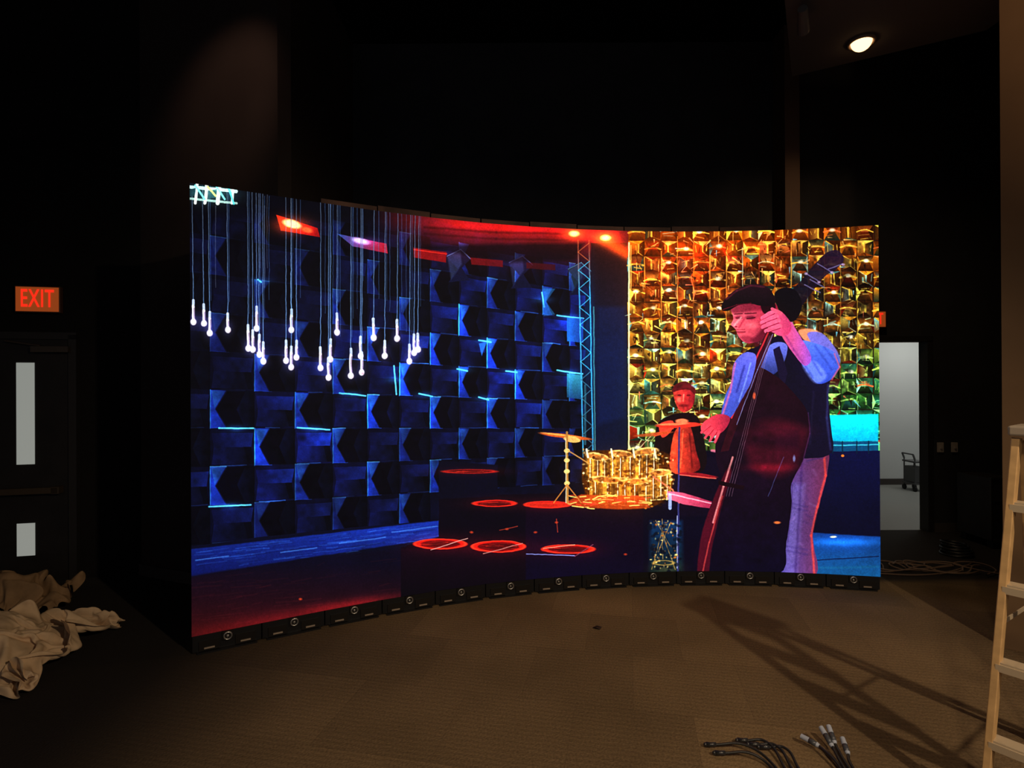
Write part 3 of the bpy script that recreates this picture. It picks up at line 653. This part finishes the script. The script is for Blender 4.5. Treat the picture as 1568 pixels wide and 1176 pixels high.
fb.box((3.55,6.46,1.09),(.03,0,0),(0,.07,0),(0,0,1.09)); fb.box((4.76,6.46,1.09),(.03,0,0),(0,.07,0),(0,0,1.09)); fb.box((4.155,6.46,2.2),(.635,0,0),(0,.07,0),(0,0,.03))
fb.obj('frame',m_frame,d2)
dl=Vector((1.93,.45,0)).normalized(); dn=Vector((dl.y,-dl.x,0))
def onwall(s,z,off): return Vector((-5.3,4.65,z))+dl*s+dn*off
def sX(X): return (X+5.3)/dl.x
d1=empty('door_1'); b=Builder()
s0,s1=sX(-4.80),sX(-3.90); sm=(s0+s1)/2
b.box(onwall(sm,1.06,.02),dl*(s1-s0)/2,dn*.02,Vector((0,0,1.06))); b.obj('leaf',mat('dark_door_paint',(.014,.012,.012,1),.55,noise=(6,.2)),d1)
b=Builder()
for s in (s0-.03,s1+.03): b.box(onwall(s,1.08,.03),dl*.03,dn*.03,Vector((0,0,1.08)))
b.box(onwall(sm,2.15,.03),dl*((s1-s0)/2+.06),dn*.03,Vector((0,0,.03))); b.obj('frame',m_frame,d1)
ga,gb=sX(-4.285),sX(-4.155)
b=Builder(); b.box(onwall((ga+gb)/2,1.475,.042),dl*(gb-ga)/2,dn*.004,Vector((0,0,.44))); b.box(onwall((ga+gb)/2,.385,.042),dl*(gb-ga)/2,dn*.004,Vector((0,0,.14))); b.obj('vision_glass',m_glass,d1)
b=Builder(); b.box(onwall(sm,.81,.09),dl*.4,dn*.02,Vector((0,0,.025)))
for s in (s0+.08,s1-.08): b.box(onwall(s,.81,.07),dl*.03,dn*.04,Vector((0,0,.03)))
b.obj('push_bar',mat('bronze_bar',(.10,.07,.045,1),.4,.6),d1)
b=Builder(); b.box(onwall(sX(-4.02),2.03,.07),dl*.14,dn*.03,Vector((0,0,.025))); b.cyl(onwall(sX(-4.1),2.06,.07),onwall(sX(-4.35),2.1,.07),.008); b.obj('closer',mat('closer_metal',(.07,.055,.045,1),.5,.5),d1)

# exit signs
m_sign=mat('exit_sign_face',rgb(120,50,20),.5,emit=rgb(150,66,24),estr=.8); m_let=mat('exit_letters',rgb(255,40,20),.5,emit=rgb(250,46,24),estr=1.0)
def exit_sign(c,ex,nrm,w,h):
    e=empty('exit_sign'); ex=Vector(ex).normalized(); n=Vector(nrm).normalized(); c=Vector(c); up=Vector((0,0,1))
    b=Builder(); b.box(c-n*.005,ex*w/2,n*.025,up*h/2); b.obj('housing',mat('exit_housing',(.10,.04,.02,1),.5),e,bevel=.005)
    b=Builder(); b.box(c+n*.021,ex*(w/2-.010),n*.003,up*(h/2-.010)); b.obj('face',m_sign,e)
    cu=bpy.data.curves.new('letters','FONT'); cu.body='EXIT'; cu.align_x='CENTER'; cu.align_y='CENTER'; cu.size=h*.95; cu.extrude=.002; cu.offset=.002; cu.space_character=1.1
    t=bpy.data.objects.new('letters_text',cu); link(t)
    bpy.context.view_layer.update(); me=bpy.data.meshes.new_from_object(t.evaluated_get(bpy.context.evaluated_depsgraph_get()))
    bpy.data.objects.remove(t); me.materials.clear(); me.materials.append(m_let)
    wd=max(v.co.x for v in me.vertices)-min(v.co.x for v in me.vertices); k=(w*.72)/wd
    M=Matrix(((ex.x,up.x,n.x,0),(ex.y,up.y,n.y,0),(ex.z,up.z,n.z,0),(0,0,0,1)))
    me.transform(Matrix.Translation(c+n*.027)@M@Matrix.Scale(k,4,Vector((1,0,0))))
    link(bpy.data.objects.new('letters',me),e)
exit_sign(onwall(sX(-4.125),2.465,.035),dl,dn,.34,.23)
exit_sign((4.08,6.36,2.42),(1,0,0),(0,-1,0),.30,.19)
m_sw=mat('grey_switch_plate',(.42,.38,.34,1),.5)
b=Builder()
for X in (4.87,5.03): b.box((X,6.392,.965),(.034,0,0),(0,.006,0),(0,0,.055)); b.box((X,6.38,.965),(.008,0,0),(0,.008,0),(0,0,.015))
b.obj('light_switches',m_sw)

# ------------------------------------------------------------------ LED wall build
led=empty('curved_led_video_wall',(0,0,0))
m_led=bpy.data.materials.new('led_pixels'); m_led.use_nodes=True; nt=m_led.node_tree; b=nt.nodes['Principled BSDF']
b.inputs['Base Color'].default_value=(.004,.004,.004,1); b.inputs['Roughness'].default_value=.6; b.inputs['Specular IOR Level'].default_value=.1
ti=nt.nodes.new('ShaderNodeTexImage'); ti.image=im; ti.extension='EXTEND'; nt.links.new(ti.outputs['Color'],b.inputs['Emission Color']); b.inputs['Emission Strength'].default_value=1.35
vs=[];fs=[];uv=[]
for i in range(NP):
    o=len(vs); (x0,y0),(x1,y1)=pts[i],pts[i+1]
    vs+=[(x0,y0,ZB),(x1,y1,ZB),(x1,y1,ZT),(x0,y0,ZT)]; fs.append((o,o+1,o+2,o+3)); uv+=[(i/NP,0),((i+1)/NP,0),((i+1)/NP,1),(i/NP,1)]
face=meshobj('led_face',vs,fs,m_led,led); ul=face.data.uv_layers.new(name='UVMap')
for k,q in enumerate(uv): ul.data[k].uv=q
cab=Builder(); base=Builder(); kn=Builder(); pl=Builder(); slit=Builder(); rear=Builder(); top=Builder()
for i in range(NP):
    a,b_=Vector((*pts[i],0)),Vector((*pts[i+1],0)); t=(b_-a).normalized(); n=Vector((t.y,-t.x,0)); mid=(a+b_)/2; hw=W/2-.001
    nz=7; hh=(ZT-ZB)/nz
    for j in range(nz): cab.box(mid-n*.045+Vector((0,0,ZB+hh*(j+.5))),t*hw,n*.043,Vector((0,0,hh/2-.001)))
    base.box(mid-n*.03+Vector((0,0,.062)),t*(W/2-.004),n*.026,Vector((0,0,.052)))
    base.box(mid-n*.03+Vector((0,0,.005)),t*(W/2-.03),n*.05,Vector((0,0,.005)))
    kc=mid+Vector((0,0,.082))+n*.004
    kn.torus(kc+n*.006,n,.023,.0055); kn.cyl(kc-n*.008,kc+n*.008,.008)
    pl.box(mid+n*.002+Vector((0,0,.085)),t*.032,n*.004,Vector((0,0,.028)))
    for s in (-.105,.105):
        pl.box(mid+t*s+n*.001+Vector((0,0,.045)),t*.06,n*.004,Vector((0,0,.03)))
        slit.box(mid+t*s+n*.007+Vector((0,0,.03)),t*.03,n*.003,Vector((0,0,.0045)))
    rear.box(mid-n*.14+Vector((0,0,1.5)),t*.02,n*.02,Vector((0,0,1.49)))
    if 2<=i<=10:
        top.box(mid-n*.115+Vector((0,0,ZT+.03)),t*(W/2-.002),n*.025,Vector((0,0,.030 if i%3 else .038)))
cab.obj('cabinets',m_black,led); base.obj('base_frame',m_black,led); kn.obj('lock_knobs',m_metal,led,smooth=True)
pl.obj('base_plates',mat('satin_black_plate',(.018,.016,.015,1),.35,.3),led); slit.obj('handle_slots',mat('slit_highlight',(.45,.36,.28,1),.4,.4),led)  # slits are pale because a highlight is put into their colour
rear.obj('rear_support_frame',mat('dark_frame_wood',(.05,.03,.022,1),.7),led)
top.obj('top_rail',mat('dark_timber_rail',(.09,.045,.032,1),.7,noise=(3,.8)),led)

# ------------------------------------------------------------------ ceiling lamp
lamp=empty('recessed_downlight')
b=Builder(); b.torus((2.98,4.76,4.592),(0,0,1),.095,.014,28,8); b.obj('trim_ring',mat('lamp_trim',(.22,.16,.11,1),.5),lamp,smooth=True)
b=Builder()
for k in range(6):
    a0,a1=k*math.pi/12,(k+1)*math.pi/12
    b.cyl((2.98,4.76,4.596-.075*math.sin(a0)),(2.98,4.76,4.596-.075*math.sin(a1)),.08*math.cos(a0),max(.002,.08*math.cos(a1)),n=28,cap=(k==5))
b.obj('lens',mat('lamp_lens',(1,.8,.5,1),.4,emit=(1,.55,.25,1),estr=3.2),lamp,smooth=True)
def light(kind,name,loc,e,col,target=None,**k):
    l=bpy.data.lights.new(name,kind); l.energy=e; l.color=col
    for a,v in k.items(): setattr(l,a,v)
    o=bpy.data.objects.new(name,l); link(o); o.location=loc
    if target is not None: o.rotation_euler=(Vector(target)-Vector(loc)).to_track_quat('-Z','Y').to_euler()
    return o
light('SPOT','downlight_bulb',(2.98,4.76,4.48),42,(1,.68,.38),(2.98,4.76,0),spot_size=math.radians(165),spot_blend=.8,shadow_soft_size=.06)
light('SPOT','work_light',(2.85,-.7,3.6),430,(1,.76,.50),(.3,3.4,0),spot_size=math.radians(86),spot_blend=.8,shadow_soft_size=.05)
light('SPOT','fill_light',(-.2,-1.4,3.8),280,(1,.74,.46),(.9,3.6,0),spot_size=math.radians(62),spot_blend=1,shadow_soft_size=.15)  # added fill lamp, weakens the contrast of the ladder shadow
light('SPOT','wall_washer',(-2.1,3.3,4.9),28,(1,.60,.42),(-2.3,4.62,4.1),spot_size=math.radians(52),spot_blend=.9,shadow_soft_size=.05)
light('SPOT','wall_washer.001',(2.6,1.6,4.8),60,(1,.62,.32),(3.7,3.2,4.2),spot_size=math.radians(80),spot_blend=1,shadow_soft_size=.05)
light('AREA','corridor_light',(6.5,8.3,2.75),20,(1,1,.95),(6.5,8.3,0),size=1.2)
b=Builder(); b.cyl((2.25,4.3,4.6),(2.25,4.3,4.5),.012); b.cyl((2.2,4.22,4.52),(2.3,4.4,4.46),.035,.045); b.obj('track_spotlight',mat('fixture_grey',(.12,.11,.1,1),.5),smooth=False)
w=bpy.data.worlds.new('world'); scn.world=w; w.use_nodes=True; w.node_tree.nodes['Background'].inputs[0].default_value=(.9,.9,1,1); w.node_tree.nodes['Background'].inputs[1].default_value=.14

# ------------------------------------------------------------------ step ladder
lad=empty('step_ladder'); wd=Vector((.6,-.8,0)); rd=Vector((.8,.6,0)); ft=Vector((1.835,2.2,0)); Ht=1.51
m_lad=mat('yellow_brown_fibreglass',(.52,.33,.15,1),.5,noise=(20,.15)); m_alu=mat('aluminium_step',(.55,.45,.32,1),.45,.3)
def fl(z,side):
    k=z/Ht; w0=.50*(1-k)+.34*k; off=(.50-w0)/2
    return ft+wd*(off if side==0 else .50-off)+rd*(.15*k)+Vector((0,0,z))
def rl(z,side):
    k=z/Ht; w0=.48*(1-k)+.34*k; off=(.50-w0)/2
    return ft+wd*(off if side==0 else .50-off)+rd*(.78*(1-k)+.22*k)+Vector((0,0,z))
b=Builder()
for s in (0,1): b.beam(fl(0,s),fl(Ht-.03,s),rd,.05,.026)
for s in (0,1): b.beam(rl(0,s),rl(Ht-.05,s),rd,.03,.02)
b.obj('rails',m_lad,lad,bevel=.003)
b=Builder()
for z in (.3,.6,.9,1.22):
    a,c=fl(z,0),fl(z,1); b.box((a+c)/2+rd*.01,(c-a)/2,rd*.032,Vector((0,0,.01)))
    b.box((a+c)/2-rd*.024+Vector((0,0,-.012)),(c-a)/2,rd*.003,Vector((0,0,.014)))
for z in (.3,.75,1.2):
    a,c=rl(z,0),rl(z,1); b.box((a+c)/2,(c-a)/2,rd*.008,Vector((0,0,.01)))
b.beam(rl(.3,0),rl(1.2,1),rd,.015,.005); b.beam(rl(.3,1),rl(1.2,0),rd,.015,.005)
for s in (0,1): b.beam(fl(.75,s),rl(.72,s),(0,0,1),.018,.004)
b.obj('steps_and_braces',m_alu,lad)
b=Builder(); b.box((fl(Ht,0)+rl(Ht,1))/2,wd*.19,rd*.09,Vector((0,0,.02))); b.obj('top_cap',mat('cap_grey',(.3,.25,.2,1),.5),lad,bevel=.008)
b=Builder()
for s in (0,1):
    b.box(fl(0,s)+Vector((0,0,.02)),wd*.022,rd*.045,Vector((0,0,.02))); b.box(rl(0,s)+Vector((0,0,.02)),wd*.02,rd*.03,Vector((0,0,.02)))
b.obj('rubber_feet',m_black,lad)

# ------------------------------------------------------------------ cables
def cable(name,paths,r,m,parent=None):
    cu=bpy.data.curves.new(name,'CURVE'); cu.dimensions='3D'; cu.bevel_depth=r; cu.bevel_resolution=3
    for P in paths:
        s=cu.splines.new('BEZIER'); s.bezier_points.add(len(P)-1)
        for bp_,p in zip(s.bezier_points,P): bp_.co=p; bp_.handle_left_type='AUTO'; bp_.handle_right_type='AUTO'
    t=bpy.data.objects.new(name+'_c',cu); link(t); cu.materials.append(m); bpy.context.view_layer.update()
    me=bpy.data.meshes.new_from_object(t.evaluated_get(bpy.context.evaluated_depsgraph_get())); bpy.data.objects.remove(t)
    for p in me.polygons: p.use_smooth=True
    return link(bpy.data.objects.new(name,me),parent)
m_rub=mat('black_rubber_cable',(.012,.012,.013,1),.4,0,.5); m_tip=mat('dark_grey_plug',(.07,.075,.09,1),.35,.2); m_tip2=mat('plug_light',(.36,.40,.50,1),.4)
cb=empty('power_cable_bundle')
tips=[((1.40,2.60,.03),(1.36,2.65,.035)),((1.45,2.57,.05),(1.445,2.64,.08)),((1.475,2.59,.05),(1.485,2.65,.08)),((1.50,2.53,.04),(1.515,2.59,.06))]
paths=[]; b=Builder(); b2=Builder()
for i,(q,t) in enumerate(tips):
    q,t=Vector(q),Vector(t); d=(t-q).normalized(); b.cyl(q,t-d*.03,.012,.012); b2.cyl(t-d*.03,t+d*.006,.012,.011); b2.cyl(q-d*.012,q+d*.002,.008,.012)
    paths.append([tuple(q-d*.01),(1.42+.02*i,2.48,.03),(1.41+.025*i,2.36,.008),(1.34+.05*i,2.2,.008),(1.26+.08*i,1.95,.008)])
cable('cords',paths,.0065,m_rub,cb); b.obj('plug_bodies',m_tip,cb,smooth=True); b2.obj('plug_collars',m_tip2,cb)
cb2=empty('signal_cable_bundle'); b=Builder(); paths=[]
for (tx0,ty0,sx0) in [(.90,2.63,1.12),(1.06,2.66,1.16),(1.10,2.63,1.19),(1.14,2.61,1.22),(.92,2.57,1.10)]:
    t=Vector((tx0,ty0,.014)); m_=Vector(((tx0+sx0)/2+.06,ty0-.03,.03)); d=(m_-t).normalized()
    b.cyl(t,t+d*.045,.011,.009); b.cyl(t-d*.012,t,.006,.011)
    paths.append([tuple(t+d*.04),tuple(m_),(sx0+.03,2.48,.012),(sx0,2.3,.008),(sx0-.1,2.0,.008)])
cable('cords',paths,.006,m_rub,cb2); b.obj('plugs',mat('black_plug',(.02,.02,.022,1),.3,0,.6),cb2,smooth=True)
paths=[]
for k in range(6):
    cx=3.45+.17*k; cy=5.2-.03*k; P=[]
    rx,ry,p0=ru(.14,.3),ru(.08,.22),ru(0,6)
    for t in range(9):
        a=t*ru(.8,1.2)+p0; P.append((cx+rx*math.cos(a)+ru(.02,.07)*t-.25,cy+ry*math.sin(a),.01+.004*(t%3)+.003*k))
    paths.append(P)
paths.append([(3.2,5.0,.008),(3.6,4.95,.008),(3.95,5.05,.008),(4.35,5.3,.008)])
cable('loose_floor_cables',paths,.0065,mat('tan_cable',(.20,.13,.09,1),.6))
rc=empty('equipment_case'); b=Builder(); b.box((5.02,5.95,.40),(.14,0,0),(0,.22,0),(0,0,.32)); b.obj('body',mat('case_laminate',(.02,.018,.018,1),.5),rc,bevel=.006)
b=Builder()
for z in (.085,.50,.72):
    b.box((5.02,5.727,z),(.145,0,0),(0,.006,0),(0,0,.012))
for X in (4.88,5.16): b.box((X,5.727,.40),(.008,0,0),(0,.006,0),(0,0,.32))
b.obj('edge_trim',mat('case_trim',(.06,.055,.05,1),.4,.6),rc); b=Builder()
for dx in (-.1,.1):
    for dy in (-.17,.17): b.cyl((5.02+dx-.012,5.95+dy,.04),(5.02+dx+.012,5.95+dy,.04),.04)
b.obj('castors',m_black,rc)
b=Builder()
for k in range(5): b.torus((4.38+.015*(k%2),5.55+.01*k,.02+.022*k),(.05*(k-2),.04,1),.13-.008*k,.011,32,8)
b.obj('coiled_cable',m_rub,smooth=True)
meshobj('floor_debris',[(.55,3.92,.004),(.585,3.94,.012),(.62,3.93,.006),(.60,3.89,.004),(.57,3.90,.016)],[(0,4,1),(1,4,2),(2,4,3),(3,4,0)],m_black)  # small leaf bit lying on the carpet
ct=empty('utility_cart'); b=Builder(); cx,cy=6.37,8.9
for dx in (-.08,.08):
    for dy in (-.12,.12): b.cyl((cx+dx,cy+dy,.08),(cx+dx,cy+dy,.5),.010)
for z in (.12,.46): b.box((cx,cy,z),(.10,0,0),(0,.14,0),(0,0,.012))
b.box((cx,cy,.26),(.085,0,0),(0,.12,0),(0,0,.12))
b.beam((cx-.08,cy-.12,.5),(cx-.11,cy-.12,.58),(0,1,0),.02,.02); b.beam((cx-.11,cy-.12,.58),(cx-.11,cy+.12,.58),(0,0,1),.02,.02); b.beam((cx-.08,cy+.12,.5),(cx-.11,cy+.12,.58),(0,1,0),.02,.02)
b.obj('frame',mat('cart_grey',(.10,.10,.10,1),.5),ct); b=Builder()
for dx in (-.08,.08):
    for dy in (-.12,.12): b.cyl((cx+dx-.012,cy+dy,.04),(cx+dx+.012,cy+dy,.04),.04)
b.obj('wheels',m_black,ct)
